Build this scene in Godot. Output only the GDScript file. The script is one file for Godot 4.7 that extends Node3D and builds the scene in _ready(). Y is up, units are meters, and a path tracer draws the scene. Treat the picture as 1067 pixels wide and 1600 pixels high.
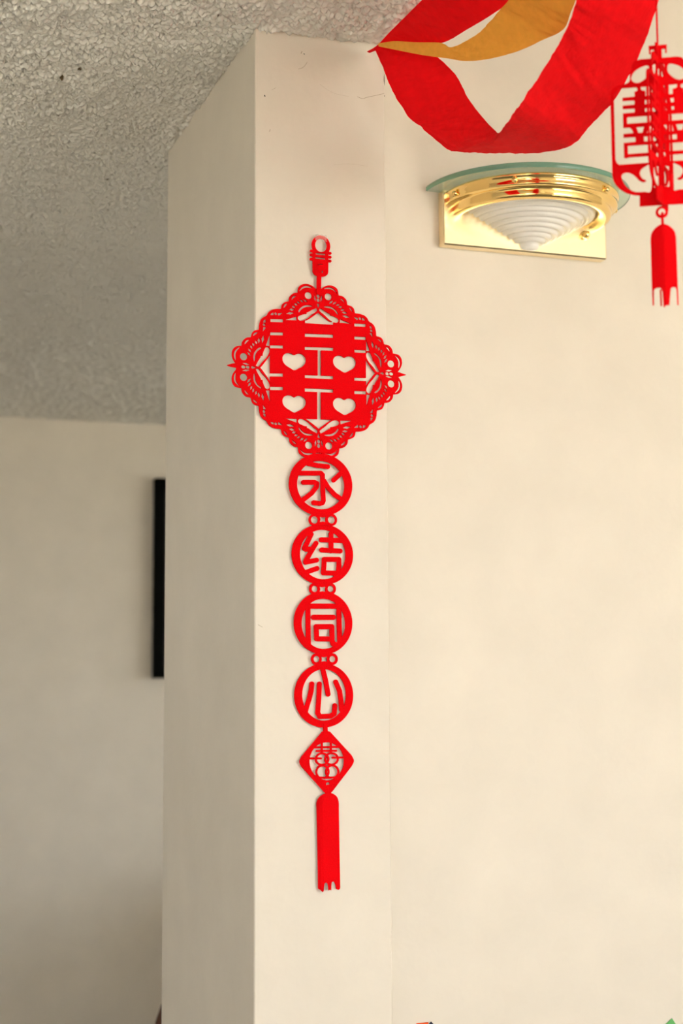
extends Node3D

# ---------------------------------------------------------------- flat cut-outs
# A flat sheet of felt or paper, cut out: a field of signed distances (mm) on a grid, meshed with real thickness.
class Sheet:
	var x0: float
	var y0: float
	var h: float
	var nx: int
	var ny: int
	var f: PackedFloat32Array

	func _init(ax: float, ay: float, bx: float, by: float, step: float) -> void:
		x0 = ax
		y0 = ay
		h = step
		nx = int(ceil((bx - ax) / step)) + 1
		ny = int(ceil((by - ay) / step)) + 1
		f.resize(nx * ny)
		f.fill(9.0)

	func put(k: int, d: float, cut: bool) -> void:
		if cut:
			f[k] = maxf(f[k], -d)
		else:
			f[k] = minf(f[k], d)

	func span(lo: float, hi: float, o: float, n: int) -> Vector2i:
		return Vector2i(clampi(int(floor((lo - o) / h)) - 3, 0, n - 1), clampi(int(ceil((hi - o) / h)) + 3, 0, n - 1))

	# a brush stroke through points [x, y, x, y ...] whose radius runs from ra to rb
	func stroke(p: Array, ra: float, cut := false, rb := -1.0) -> void:
		if rb < 0.0:
			rb = ra
		var n := p.size() / 2 - 1
		for s in n:
			var a := Vector2(p[s * 2], p[s * 2 + 1])
			var b := Vector2(p[s * 2 + 2], p[s * 2 + 3])
			var r0 := lerpf(ra, rb, float(s) / n)
			var r1 := lerpf(ra, rb, float(s + 1) / n)
			var r := maxf(r0, r1)
			var si := span(minf(a.x, b.x) - r, maxf(a.x, b.x) + r, x0, nx)
			var sj := span(minf(a.y, b.y) - r, maxf(a.y, b.y) + r, y0, ny)
			var ab := b - a
			var l2 := maxf(ab.length_squared(), 1e-9)
			for j in range(sj.x, sj.y + 1):
				for i in range(si.x, si.y + 1):
					var q := Vector2(x0 + i * h, y0 + j * h) - a
					var t := clampf(q.dot(ab) / l2, 0.0, 1.0)
					put(j * nx + i, (q - ab * t).length() - lerpf(r0, r1, t), cut)

	# a slit that is wide in the middle and pointed at both ends
	func leaf(p: Array, r: float, cut := true) -> void:
		var a := Vector2(p[0], p[1])
		var b := Vector2(p[2], p[3])
		var m := (a + b) / 2
		stroke([a.x, a.y, m.x, m.y], 0.15, cut, r)
		stroke([m.x, m.y, b.x, b.y], r, cut, 0.15)

	func ellipse(cx: float, cy: float, rx: float, ry: float, cut := false) -> void:
		var si := span(cx - rx, cx + rx, x0, nx)
		var sj := span(cy - ry, cy + ry, y0, ny)
		for j in range(sj.x, sj.y + 1):
			for i in range(si.x, si.y + 1):
				var q := Vector2(x0 + i * h - cx, y0 + j * h - cy)
				var k := Vector2(q.x / rx, q.y / ry).length()
				var g := maxf(Vector2(q.x / rx / rx, q.y / ry / ry).length(), 1e-6)
				put(j * nx + i, k * (k - 1.0) / g if k > 0.05 else -minf(rx, ry), cut)

	func poly(p: Array, cut := false) -> void:
		var n := p.size() / 2
		var v := PackedVector2Array()
		var lo := Vector2(1e9, 1e9)
		var hi := -lo
		for k in n:
			var a := Vector2(p[k * 2], p[k * 2 + 1])
			v.append(a)
			lo = lo.min(a)
			hi = hi.max(a)
		var si := span(lo.x, hi.x, x0, nx)
		var sj := span(lo.y, hi.y, y0, ny)
		for j in range(sj.x, sj.y + 1):
			for i in range(si.x, si.y + 1):
				var q := Vector2(x0 + i * h, y0 + j * h)
				var best := 1e9
				var inside := false
				var a := v[n - 1]
				for k in n:
					var b := v[k]
					var ab := b - a
					var w := q - a
					best = minf(best, (w - ab * clampf(w.dot(ab) / maxf(ab.length_squared(), 1e-9), 0.0, 1.0)).length_squared())
					if (a.y > q.y) != (b.y > q.y) and q.x < a.x + ab.x * (q.y - a.y) / ab.y:
						inside = not inside
					a = b
				best = sqrt(best)
				put(j * nx + i, -best if inside else best, cut)

	# an eightfold ornament: every point is folded into one eighth, drawn once in another sheet
	func fold(one: Sheet, shear: float, squash: float) -> void:
		for j in ny:
			for i in nx:
				var u := x0 + i * h
				var v := absf((y0 + j * h - shear * u) / squash)
				u = absf(u)
				var a := (maxf(u, v) - one.x0) / one.h
				var b := (minf(u, v) - one.y0) / one.h
				var p := int(a)
				var q := int(b)
				if p < 0 or q < 0 or p >= one.nx - 1 or q >= one.ny - 1:
					continue
				a -= p
				b -= q
				var k := q * one.nx + p
				f[j * nx + i] = lerpf(lerpf(one.f[k], one.f[k + 1], a), lerpf(one.f[k + one.nx], one.f[k + one.nx + 1], a), b)

	func mirror() -> void:   # copies the side x < 0 onto the side x > 0; the grid must be centred on x = 0
		for j in ny:
			for i in nx / 2:
				f[j * nx + nx - 1 - i] = f[j * nx + i]

	var vs := PackedVector3Array()
	var ns := PackedVector3Array()
	var bent := 0   # 0 flat, 1 the wall hanging's folded tassel, 2 the lantern's tassel creased down its middle

	func crease(p: Vector3) -> Vector3:
		if bent == 2:
			return Vector3(p.x, p.y, p.z + 3.0 - absf(p.x) * 0.3)
		var d := p.x - 2.0
		return Vector3(p.x, p.y, p.z + (3.0 + d * 0.45 if d < 0.0 else 3.0 - d * 0.2))

	func tri(a: Vector3, b: Vector3, c: Vector3, n: Vector3) -> void:
		if bent > 0:
			a = crease(a)
			b = crease(b)
			c = crease(c)
			var m := (b - a).cross(c - a)
			if m.length_squared() > 1e-12:
				n = -m.normalized()
		vs.append(a * 0.001)
		vs.append(b * 0.001)
		vs.append(c * 0.001)
		ns.append(n)
		ns.append(n)
		ns.append(n)

	func both(p: PackedVector2Array, z: float, t: float) -> void:
		for k in range(1, p.size() - 1):
			tri(Vector3(p[0].x, p[0].y, z), Vector3(p[k + 1].x, p[k + 1].y, z), Vector3(p[k].x, p[k].y, z), Vector3.BACK)
			tri(Vector3(p[0].x, p[0].y, z - t), Vector3(p[k].x, p[k].y, z - t), Vector3(p[k + 1].x, p[k + 1].y, z - t), Vector3.FORWARD)

	# front face at z, back face at z - t (mm)
	func mesh(z: float, t: float, how := 0, longest := 100000) -> ArrayMesh:
		bent = how
		vs.clear()
		ns.clear()
		for j in ny - 1:
			var run := -1
			for i in nx:
				var full := false
				var k := j * nx + i
				if i < nx - 1:
					var inn := int(f[k] < 0) + int(f[k + 1] < 0) + int(f[k + nx] < 0) + int(f[k + nx + 1] < 0)
					full = inn == 4
					if inn > 0 and inn < 4:
						cell(i, j, z, t)
				if full and run < 0:
					run = i
				if run >= 0 and (not full or i - run >= longest):
					var ya := y0 + j * h
					both(PackedVector2Array([Vector2(x0 + run * h, ya), Vector2(x0 + i * h, ya), Vector2(x0 + i * h, ya + h), Vector2(x0 + run * h, ya + h)]), z, t)
					run = i if full else -1
		var arrays := []
		arrays.resize(Mesh.ARRAY_MAX)
		arrays[Mesh.ARRAY_VERTEX] = vs
		arrays[Mesh.ARRAY_NORMAL] = ns
		var m := ArrayMesh.new()
		m.add_surface_from_arrays(Mesh.PRIMITIVE_TRIANGLES, arrays)
		return m

	func cell(i: int, j: int, z: float, t: float) -> void:
		var c := [Vector2(i, j), Vector2(i + 1, j), Vector2(i + 1, j + 1), Vector2(i, j + 1)]
		var g := [f[j * nx + i], f[j * nx + i + 1], f[(j + 1) * nx + i + 1], f[(j + 1) * nx + i]]
		var p := PackedVector2Array()
		var outs := PackedInt32Array()
		for k in 4:
			var a: float = g[k]
			var b: float = g[(k + 1) % 4]
			var ca: Vector2 = c[k]
			var cb: Vector2 = c[(k + 1) % 4]
			if a < 0:
				p.append(Vector2(x0, y0) + ca * h)
			if (a < 0) != (b < 0):
				if a < 0:
					outs.append(p.size())
				p.append(Vector2(x0, y0) + ca.lerp(cb, a / (a - b)) * h)
		both(p, z, t)
		for o in outs:
			var a := p[o]
			var b := p[(o + 1) % p.size()]
			var n := Vector3(b.y - a.y, a.x - b.x, 0).normalized()
			tri(Vector3(a.x, a.y, z), Vector3(b.x, b.y, z), Vector3(b.x, b.y, z - t), n)
			tri(Vector3(a.x, a.y, z), Vector3(b.x, b.y, z - t), Vector3(a.x, a.y, z - t), n)


# a smooth curve through points [x, y, x, y ...]
func smooth(p: Array, closed := false, n := 5) -> Array:
	var c := p.size() / 2
	var o := []
	for k in (c if closed else c - 1):
		var q := []
		for s in [-1, 0, 1, 2]:
			var w: int = posmod(k + s, c) if closed else clampi(k + s, 0, c - 1)
			q.append(Vector2(p[w * 2], p[w * 2 + 1]))
		for s in n:
			var v: Vector2 = q[1].cubic_interpolate(q[2], q[0], q[3], float(s) / n)
			o.append_array([v.x, v.y])
	if not closed:
		o.append_array([p[-2], p[-1]])
	return o


# ---------------------------------------------------------------- helpers
var M := {}


func noise_tex(freq: float, lo: float, hi: float, side := 256, seed_ := 1, kind := FastNoiseLite.TYPE_SIMPLEX_SMOOTH, octaves := 4) -> NoiseTexture2D:
	var n := FastNoiseLite.new()
	n.noise_type = kind
	n.seed = seed_
	n.frequency = freq
	n.fractal_octaves = octaves
	var t := NoiseTexture2D.new()
	t.width = side
	t.height = side
	t.seamless = true
	t.noise = n
	var g := Gradient.new()
	g.colors = PackedColorArray([Color(lo, lo, lo), Color(hi, hi, hi)])
	t.color_ramp = g
	return t


func mat(called: String, c: Color, rough: float, metal := 0.0) -> StandardMaterial3D:
	var m := StandardMaterial3D.new()
	m.resource_name = called
	m.albedo_color = c
	m.roughness = rough
	m.metallic = metal
	return m


func grain(m: StandardMaterial3D, tex: Texture2D, scale_: float, height: Texture2D = null, cm := 0.05, world := true) -> StandardMaterial3D:
	m.albedo_texture = tex
	m.uv1_triplanar = true
	m.uv1_world_triplanar = world
	m.uv1_scale = Vector3.ONE * scale_
	if height:
		m.heightmap_enabled = true
		m.heightmap_texture = height
		m.heightmap_scale = cm
	return m


func numbered(called: String, parent: Node) -> String:
	if not parent.has_node(NodePath(called)):
		return called
	var k := 1
	while parent.has_node(NodePath("%s_%03d" % [called, k])):
		k += 1
	return "%s_%03d" % [called, k]


func tag(o: Node, label := "", category := "", group := "", kind := "") -> Node:
	for pair in [["label", label], ["category", category], ["group", group], ["kind", kind]]:
		if pair[1] != "":
			o.set_meta(pair[0], pair[1])
	return o


func thing(called: String, at: Vector3, label: String, category: String, group := "") -> Node3D:
	var o := Node3D.new()
	o.name = numbered(called, self)
	add_child(o)
	o.position = at
	tag(o, label, category, group)
	return o


func part(called: String, mesh: Mesh, m: Material, parent: Node, at := Vector3.ZERO) -> MeshInstance3D:
	var o := MeshInstance3D.new()
	o.name = numbered(called, parent)
	o.mesh = mesh
	o.material_override = m
	parent.add_child(o)
	o.position = at
	return o


func structure(called: String, mesh: Mesh, m: Material) -> MeshInstance3D:
	var o := part(called, mesh, m, self)
	o.set_meta("kind", "structure")
	return o


func quad(st: SurfaceTool, a: Vector3, b: Vector3, c: Vector3, d: Vector3) -> void:   # a b c d clockwise seen from the front
	var n := (c - a).cross(b - a).normalized()
	for v in [a, b, c, a, c, d]:
		st.set_normal(n)
		st.add_vertex(v)


func boxes(list: Array, bevel := 0.0) -> ArrayMesh:   # [corner, corner, corner, corner ...]
	var st := SurfaceTool.new()
	st.begin(Mesh.PRIMITIVE_TRIANGLES)
	for k in list.size() / 2:
		var lo: Vector3 = list[k * 2].min(list[k * 2 + 1])
		var hi: Vector3 = list[k * 2].max(list[k * 2 + 1])
		var c := (lo + hi) / 2
		var e := (hi - lo) / 2
		var r := minf(bevel, minf(e.x, minf(e.y, e.z)) * 0.9)
		# six faces, twelve chamfers, eight corners
		for axis in 3:
			for s in [-1.0, 1.0]:
				var n := Vector3.ZERO
				n[axis] = s
				var u := Vector3.ZERO
				u[(axis + 1) % 3] = 1
				var v := Vector3.ZERO
				v[(axis + 2) % 3] = 1
				var eu := e[(axis + 1) % 3] - r
				var ev := e[(axis + 2) % 3] - r
				var o := c + n * e[axis]
				var ring := [o - u * eu - v * ev, o - u * eu + v * ev, o + u * eu + v * ev, o + u * eu - v * ev]
				if s < 0:
					ring.reverse()
				quad(st, ring[0], ring[1], ring[2], ring[3])
		if r <= 0.0:
			continue
		for axis in 3:
			for su in [-1.0, 1.0]:
				for sv in [-1.0, 1.0]:
					var w := Vector3.ZERO
					w[axis] = e[axis] - r
					var p := c
					p[(axis + 1) % 3] += su * e[(axis + 1) % 3]
					p[(axis + 2) % 3] += sv * (e[(axis + 2) % 3] - r)
					var q := c
					q[(axis + 1) % 3] += su * (e[(axis + 1) % 3] - r)
					q[(axis + 2) % 3] += sv * e[(axis + 2) % 3]
					if su * sv > 0:
						quad(st, p + w, q + w, q - w, p - w)
					else:
						quad(st, p - w, q - w, q + w, p + w)
		for sx in [-1.0, 1.0]:
			for sy in [-1.0, 1.0]:
				for sz in [-1.0, 1.0]:
					var s := Vector3(sx, sy, sz)
					var k3 := [c + s * (e - Vector3(0, r, r)), c + s * (e - Vector3(r, 0, r)), c + s * (e - Vector3(r, r, 0))]
					if sx * sy * sz > 0:
						k3.reverse()
					for v in k3:
						st.set_normal(s.normalized())
						st.add_vertex(v)
	return st.commit()


# a profile [r, y, r, y ...] turned through an arc about the y axis; from and to in degrees, 0 = +x, 90 = +z
func lathe(p: Array, from: float, to: float, steps: int, hard := false) -> ArrayMesh:
	var st := SurfaceTool.new()
	st.begin(Mesh.PRIMITIVE_TRIANGLES)
	var n := p.size() / 2
	for k in n - 1:
		st.set_smooth_group(k if hard else 1)
		for s in steps:
			var w := []
			for pair in [[k, s], [k + 1, s], [k + 1, s + 1], [k, s + 1]]:
				var t := deg_to_rad(lerpf(from, to, float(pair[1]) / steps))
				w.append(Vector3(p[pair[0] * 2] * cos(t), p[pair[0] * 2 + 1], p[pair[0] * 2] * sin(t)))
			for v in [w[0], w[2], w[1], w[0], w[3], w[2]]:
				st.add_vertex(v)
	st.generate_normals()
	return st.commit()


func tube(pts: Array, r: float, sides := 8) -> ArrayMesh:   # Vector3 points
	var st := SurfaceTool.new()
	st.begin(Mesh.PRIMITIVE_TRIANGLES)
	st.set_smooth_group(1)
	var rings := []
	for k in pts.size():
		var d: Vector3 = (pts[mini(k + 1, pts.size() - 1)] - pts[maxi(k - 1, 0)]).normalized()
		var u := d.cross(Vector3.RIGHT if absf(d.x) < 0.8 else Vector3.UP).normalized()
		var v := d.cross(u)
		var ring := []
		for s in sides:
			ring.append(pts[k] + (u * cos(TAU * s / sides) + v * sin(TAU * s / sides)) * r)
		rings.append(ring)
	for k in pts.size() - 1:
		for s in sides:
			var t := (s + 1) % sides
			for q in [rings[k][s], rings[k + 1][t], rings[k + 1][s], rings[k][s], rings[k][t], rings[k + 1][t]]:
				st.add_vertex(q)
	st.generate_normals()
	return st.commit()


# crepe ribbon: a sheet between two edge curves, [x, y, z ...] each, with fine crinkles across its width
func ribbon(a: Array, b: Array, seed_: int) -> ArrayMesh:
	var n := a.size() / 3
	var fine := FastNoiseLite.new()
	fine.seed = seed_
	fine.frequency = 1.0
	var rows := []
	var along := 0.0
	for k in n - 1:
		var steps := 14
		for s in steps + (1 if k == n - 2 else 0):
			var w := float(s) / steps
			var e := []
			for l in [a, b]:
				var q := []
				for o in [-1, 0, 1, 2]:
					var i := clampi(k + o, 0, n - 1)
					q.append(Vector3(l[i * 3], l[i * 3 + 1], l[i * 3 + 2]))
				e.append(q[1].cubic_interpolate(q[2], q[0], q[3], w))
			var row := []
			for c in 13:
				row.append(e[0].lerp(e[1], c / 12.0))
			rows.append(row)
	var nrm := []
	for r in rows.size():
		var row := []
		for c in 13:
			var du: Vector3 = rows[mini(r + 1, rows.size() - 1)][c] - rows[maxi(r - 1, 0)][c]
			var dv: Vector3 = rows[r][mini(c + 1, 12)] - rows[r][maxi(c - 1, 0)]
			row.append(dv.cross(du).normalized())
		nrm.append(row)
	for r in rows.size():
		if r > 0:
			along += (rows[r][6] - rows[r - 1][6]).length()
		var wide: float = (rows[r][12] - rows[r][0]).length()
		for c in 13:
			rows[r][c] += nrm[r][c] * (fine.get_noise_2d(along * 60.0, c * 0.12) * 0.0016 + fine.get_noise_2d(along * 14.0 + 50.0, c * 0.2) * 0.0024) * clampf(wide / 0.06, 0.0, 1.0)
	var st := SurfaceTool.new()
	st.begin(Mesh.PRIMITIVE_TRIANGLES)
	st.set_smooth_group(1)
	for r in rows.size() - 1:
		for c in 12:
			for v in [rows[r][c], rows[r + 1][c + 1], rows[r + 1][c], rows[r][c], rows[r][c + 1], rows[r + 1][c + 1]]:
				st.add_vertex(v)
	st.generate_normals()
	return st.commit()


# ---------------------------------------------------------------- sizes of the place (metres)
const W := 0.1923      # width of the wall end that carries the hanging
const S := 0.5346      # its depth
const LOW := 2.44      # the popcorn ceiling
const HIGH := 2.78     # the ceiling of the room with the lamp
const LAMP_WALL := -0.15
const FAR := -3.1837
const LEFT := -2.3
const RIGHT := 3.8
const BACK := 4.6


func _ready() -> void:
	# ------------------------------------------------------------ camera, sky, exposure
	var cam := Camera3D.new()
	cam.name = "camera"
	var fwd := Vector3(0.32618546, 0.11807353, -0.93790281)
	cam.basis = Basis(Vector3(0.94470426, -0.00532668, 0.3278803), Vector3(-0.03371807, 0.99299057, 0.11328205), -fwd).orthonormalized()
	cam.position = Vector3(-0.60127532, 1.5, 2.08466308)
	var lens := CameraAttributesPhysical.new()
	lens.frustum_focal_length = 38.006
	lens.frustum_focus_distance = 2.22
	lens.exposure_aperture = 3.2
	lens.frustum_near = 0.05
	lens.frustum_far = 100.0
	cam.attributes = lens
	add_child(cam)
	cam.fov = 35.0485
	cam.current = true

	var sky_mat := ProceduralSkyMaterial.new()
	sky_mat.sky_top_color = Color(0.86, 0.9, 0.95)
	sky_mat.sky_horizon_color = Color(0.97, 0.98, 0.98)
	sky_mat.ground_bottom_color = Color(0.86, 0.84, 0.78)
	sky_mat.ground_horizon_color = Color(0.93, 0.92, 0.88)
	var sky := Sky.new()
	sky.sky_material = sky_mat
	var env := Environment.new()
	env.background_mode = Environment.BG_SKY
	env.sky = sky
	env.background_energy_multiplier = 4.0
	env.tonemap_mode = Environment.TONE_MAPPER_LINEAR
	env.tonemap_exposure = 3.45
	env.sdfgi_enabled = true
	env.ssao_enabled = true
	env.ssil_enabled = true
	var we := WorldEnvironment.new()
	we.name = "world_environment"
	we.environment = env
	add_child(we)

	# sun through the right-hand window behind the camera, on to the floor
	var sun := DirectionalLight3D.new()
	sun.name = "sun"
	sun.light_color = Color(1.0, 0.98, 0.95)
	sun.light_energy = 15.0
	sun.light_angular_distance = 0.6
	sun.shadow_enabled = true
	sun.sky_mode = DirectionalLight3D.SKY_MODE_LIGHT_ONLY
	add_child(sun)
	sun.look_at_from_position(Vector3.ZERO, Vector3(-0.12, -1.25, -1.0))

	make_materials()
	build_room()
	build_ceiling()
	build_hanging()
	build_lamp()
	build_streamers()
	build_lantern()
	build_far_things()
	build_cards()


func make_materials() -> void:
	var mottled := noise_tex(0.01, 0.965, 1.0, 512, 3)
	var roller := noise_tex(0.09, 0.0, 1.0, 512, 5)
	M.paint = grain(mat("cream_wall_paint", Color(0.9, 0.865, 0.808), 0.6), mottled, 1.1, roller, 0.02)
	M.popcorn = mat("popcorn_ceiling", Color(0.945, 0.935, 0.905), 0.9)
	M.popcorn.vertex_color_use_as_albedo = true
	M.plain_ceiling = mat("ceiling_paint", Color(0.93, 0.91, 0.87), 0.9)
	M.floor = grain(mat("floor_carpet", Color(0.45, 0.43, 0.395), 0.95), noise_tex(0.2, 0.85, 1.0, 256, 8), 4.0)
	M.white = mat("white_frame", Color(0.9, 0.9, 0.88), 0.5)
	M.pane = mat("window_pane", Color(1, 1, 1, 0.04), 0.02)
	M.pane.transparency = BaseMaterial3D.TRANSPARENCY_ALPHA
	var fibre := noise_tex(0.12, 0.92, 1.0, 256, 11, FastNoiseLite.TYPE_SIMPLEX_SMOOTH, 5)
	var fuzz := noise_tex(0.2, 0.0, 1.0, 256, 12)
	M.felt = grain(mat("red_felt", Color(0.925, 0.012, 0.05), 0.95), fibre, 14.0, fuzz, 0.03, false)
	M.felt.metallic_specular = 0.2
	M.brass = mat("polished_brass", Color(1.0, 0.87, 0.58), 0.08, 1.0)
	M.brass_plate = mat("brass_plate", Color(1.0, 0.93, 0.77), 0.26, 1.0)
	M.milk = mat("white_glass", Color(0.98, 0.975, 0.96), 0.12)
	M.milk.clearcoat_enabled = true
	M.milk.clearcoat = 0.6
	M.milk.backlight_enabled = true
	M.milk.backlight = Color(0.35, 0.35, 0.34)
	M.glass = mat("clear_glass", Color(0.86, 0.95, 0.9, 0.12), 0.04)
	M.glass.refraction_enabled = true
	M.glass.refraction_scale = 0.05
	M.glass_edge = mat("green_glass_edge", Color(0.62, 0.86, 0.76, 0.4), 0.12)
	M.glass_edge.refraction_enabled = true
	M.glass_edge.refraction_scale = 0.05
	for c in [["crepe_red", Color(1.0, 0.05, 0.09)], ["crepe_orange", Color(1.0, 0.72, 0.3)]]:
		var m := grain(mat(c[0], c[1], 0.85), noise_tex(0.05, 0.93, 1.0, 256, 21), 5.0, noise_tex(0.15, 0.0, 1.0, 256, 22), 0.05)
		m.metallic_specular = 0.25
		m.backlight_enabled = true
		m.backlight = Color(0.45, 0.45, 0.45) * c[1]
		M[c[0]] = m
	M.black = mat("black_frame", Color(0.02, 0.02, 0.015), 0.7)
	M.black.metallic_specular = 0.15
	M.print = mat("dark_print", Color(0.12, 0.11, 0.1), 0.3)
	M.wood = grain(mat("brown_wood", Color(0.36, 0.19, 0.09), 0.45), noise_tex(0.03, 0.7, 1.0, 256, 31), 3.0)
	M.tape = mat("clear_tape", Color(1, 0.97, 0.93, 0.25), 0.3)
	M.tape.transparency = BaseMaterial3D.TRANSPARENCY_ALPHA


# ---------------------------------------------------------------- the room
func build_room() -> void:
	var t := 0.15
	structure("floor", boxes([Vector3(LEFT - t, -0.2, FAR - t), Vector3(RIGHT + t, 0, BACK + t)]), M.floor)
	# the end of the wall between hallway and room, with its own surface marks
	var pillar := structure("wall_pillar", boxes([Vector3(0, 0, -S), Vector3(W, LOW + 0.02, 0)], 0.0015), M.paint)
	wall_marks(pillar)
	structure("wall_front", boxes([Vector3(W - 0.01, 0, LAMP_WALL - 0.13), Vector3(RIGHT + t, HIGH + 0.1, LAMP_WALL)]), M.paint)
	structure("wall_far", boxes([Vector3(LEFT - t, 0, FAR - t), Vector3(RIGHT + t, LOW + 0.2, FAR)]), M.paint)
	wall_with_hole("wall_left", true, LEFT, t, FAR, BACK, HIGH + 0.1, [[-0.5, 0.0, 1.6, 2.4]], 1)
	structure("wall_half_added", boxes([Vector3(1.15, 0, FAR), Vector3(1.27, 1.08, -1.4)], 0.004), M.paint)  # unseen half wall, added to shade the lower part of the far wall
	# right wall: a window in the rear room
	wall_with_hole("wall_right", true, RIGHT, t, FAR, BACK, HIGH + 0.1, [[-3.0, -0.5, 1.3, 2.4]], 0)
	# the wall behind the camera with the big window
	wall_with_hole("wall_back", false, BACK, t, LEFT, RIGHT, HIGH + 0.1, [[-2.1, -0.7, 1.1, 2.38], [1.2, 3.75, 1.2, 2.72]], 3)


func bit(along_z: bool, at: float, a: float, b: float, lo: float, hi: float, near: float, far: float) -> Array:
	var s := signf(at)   # outwards
	near *= s
	far *= s
	return [Vector3(at + near, lo, a), Vector3(at + far, hi, b)] if along_z else [Vector3(a, lo, at + near), Vector3(b, hi, at + far)]


func wall_with_hole(called: String, along_z: bool, at: float, t: float, from: float, to: float, top: float, holes: Array, first: int) -> void:
	var list := []
	var edge := from
	var k := first
	for h in holes:
		list += bit(along_z, at, edge, h[0], 0.0, top, 0.0, t)
		list += bit(along_z, at, h[0], h[1], 0.0, h[2], 0.0, t)
		list += bit(along_z, at, h[0], h[1], h[3], top, 0.0, t)
		edge = h[1]
		k += 1
		var frame := []
		var w := 0.05
		frame += bit(along_z, at, h[0], h[0] + w, h[2], h[3], 0.03, 0.09)
		frame += bit(along_z, at, h[1] - w, h[1], h[2], h[3], 0.03, 0.09)
		frame += bit(along_z, at, h[0], h[1], h[2], h[2] + w, 0.03, 0.09)
		frame += bit(along_z, at, h[0], h[1], h[3] - w, h[3], 0.03, 0.09)
		var mid: float = (h[0] + h[1]) / 2
		frame += bit(along_z, at, mid - w / 2, mid + w / 2, h[2], h[3], 0.03, 0.09)
		var win := structure("window_%d" % k, boxes(frame, 0.004), M.white)
		for s in 2:
			var a: float = h[0] + w if s == 0 else mid + w / 2
			var b: float = mid - w / 2 if s == 0 else h[1] - w
			part("pane", boxes(bit(along_z, at, a, b, h[2] + w, h[3] - w, 0.058, 0.062)), M.pane, win)
	list += bit(along_z, at, edge, to, 0.0, top, 0.0, t)
	structure(called, boxes(list), M.paint)


# hairline cracks, nicks and specks in the paint of the wall end, as thin real slivers
func wall_marks(wall: Node) -> void:
	var dark := mat("paint_crack", Color(0.7, 0.64, 0.55), 0.9)
	var chip := mat("paint_chip", Color(0.2, 0.22, 0.19), 0.9)
	var lines := [
		[[150.6, 82.9, 158.4, 84.8, 166.1, 81.9, 179.8, 77.4, 191.5, 73.2], 0.35], [[63, 53.4, 70.6, 49.6, 76.3, 41.4], 0.3], [[95.2, 71.8, 114.2, 81.7, 138.1, 84.4], 0.1],
		[[66.9, 30.4, 68.8, 26.4], 0.5], [[20.9, 149.5, 21.8, 145.7], 0.4], [[4.8, 833.1, 11, 836.4], 0.3], [[113.7, 187.3, 137.5, 182.9, 166.3, 183.5], 0.08], [[23.7, 89.1, 30.2, 84.6], 0.2],
	]
	var st := SurfaceTool.new()
	st.begin(Mesh.PRIMITIVE_TRIANGLES)
	for l in lines:
		var p: Array = smooth(l[0], false, 4)
		for k in p.size() / 2 - 1:
			var a := Vector3(p[k * 2], LOW * 1000 - p[k * 2 + 1], 0) / 1000
			var b := Vector3(p[k * 2 + 2], LOW * 1000 - p[k * 2 + 3], 0) / 1000
			var n: Vector3 = (b - a).normalized().cross(Vector3.BACK) * l[1] / 1000
			var z := Vector3(0, 0, 0.0002)
			quad(st, a + n + z, a - n + z, b - n + z, b + n + z)
	part("paint_crack", st.commit(), dark, wall).set_meta("kind", "stuff")
	st = SurfaceTool.new()
	st.begin(Mesh.PRIMITIVE_TRIANGLES)
	for l in [[[13.5, 97.3, 14.4, 99.5], 0.8], [[9.7, 0.7, 12.5, -0.2], 0.9], [[70.7, 29.9, 72.5, 30.6], 0.6], [[192.1, 75.9, 192, 77.8], 0.4]]:
		var a := Vector3(l[0][0], LOW * 1000 - l[0][1], 0.25) / 1000
		var b := Vector3(l[0][2], LOW * 1000 - l[0][3], 0.25) / 1000
		var n: Vector3 = (b - a).normalized().cross(Vector3.BACK) * l[1] / 1000
		quad(st, a + n, a - n, b - n, b + n)
	# the lost flake of paint at the upper right edge
	var e := Vector3(W + 0.0001, 2.4, 0)
	for s in 6:
		var y := -0.004 - s * 0.003
		var w := 0.0012 * sin(PI * (s + 0.6) / 6.5)
		var w2 := 0.0012 * sin(PI * (s + 1.6) / 6.5)
		quad(st, e + Vector3(-w, y, 0.0003), e + Vector3(0, y, 0.0003), e + Vector3(0, y - 0.003, 0.0003), e + Vector3(-w2, y - 0.003, 0.0003))
	part("paint_chip", st.commit(), chip, wall).set_meta("kind", "stuff")


func build_ceiling() -> void:
	# the lower ceiling: a slab over the hallway, the rear room and the left of the main room, its edge a step up to the higher ceiling
	var slab := structure("ceiling", boxes([
		Vector3(LEFT, LOW + 0.012, FAR), Vector3(W - 0.002, LOW + 0.4, BACK)]), M.plain_ceiling)
	structure("ceiling_rear", boxes([Vector3(W - 0.002, LOW + 0.012, FAR), Vector3(RIGHT, LOW + 0.4, LAMP_WALL - 0.13)]), M.plain_ceiling)
	structure("ceiling_upper", boxes([Vector3(W - 0.002, HIGH, LAMP_WALL - 0.13), Vector3(RIGHT, HIGH + 0.12, BACK)]), M.plain_ceiling)
	for z in [[-0.6, -1.15, 0.42, 0.0021, W - 0.001, 1], [-0.62, -2.0, -1.15, 0.0032, 0.5, 1], [-1.4, FAR, -2.0, 0.006, 1.1, 2], [LEFT, 0.42, BACK, 0.03, W - 0.001, 2], [LEFT, -2.0, 0.42, 0.03, -0.6, 2]]:
		part("popcorn_finish", popcorn(z[0], z[4], z[1], z[2], z[3], z[5]), M.popcorn, slab).set_meta("kind", "stuff")


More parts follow.
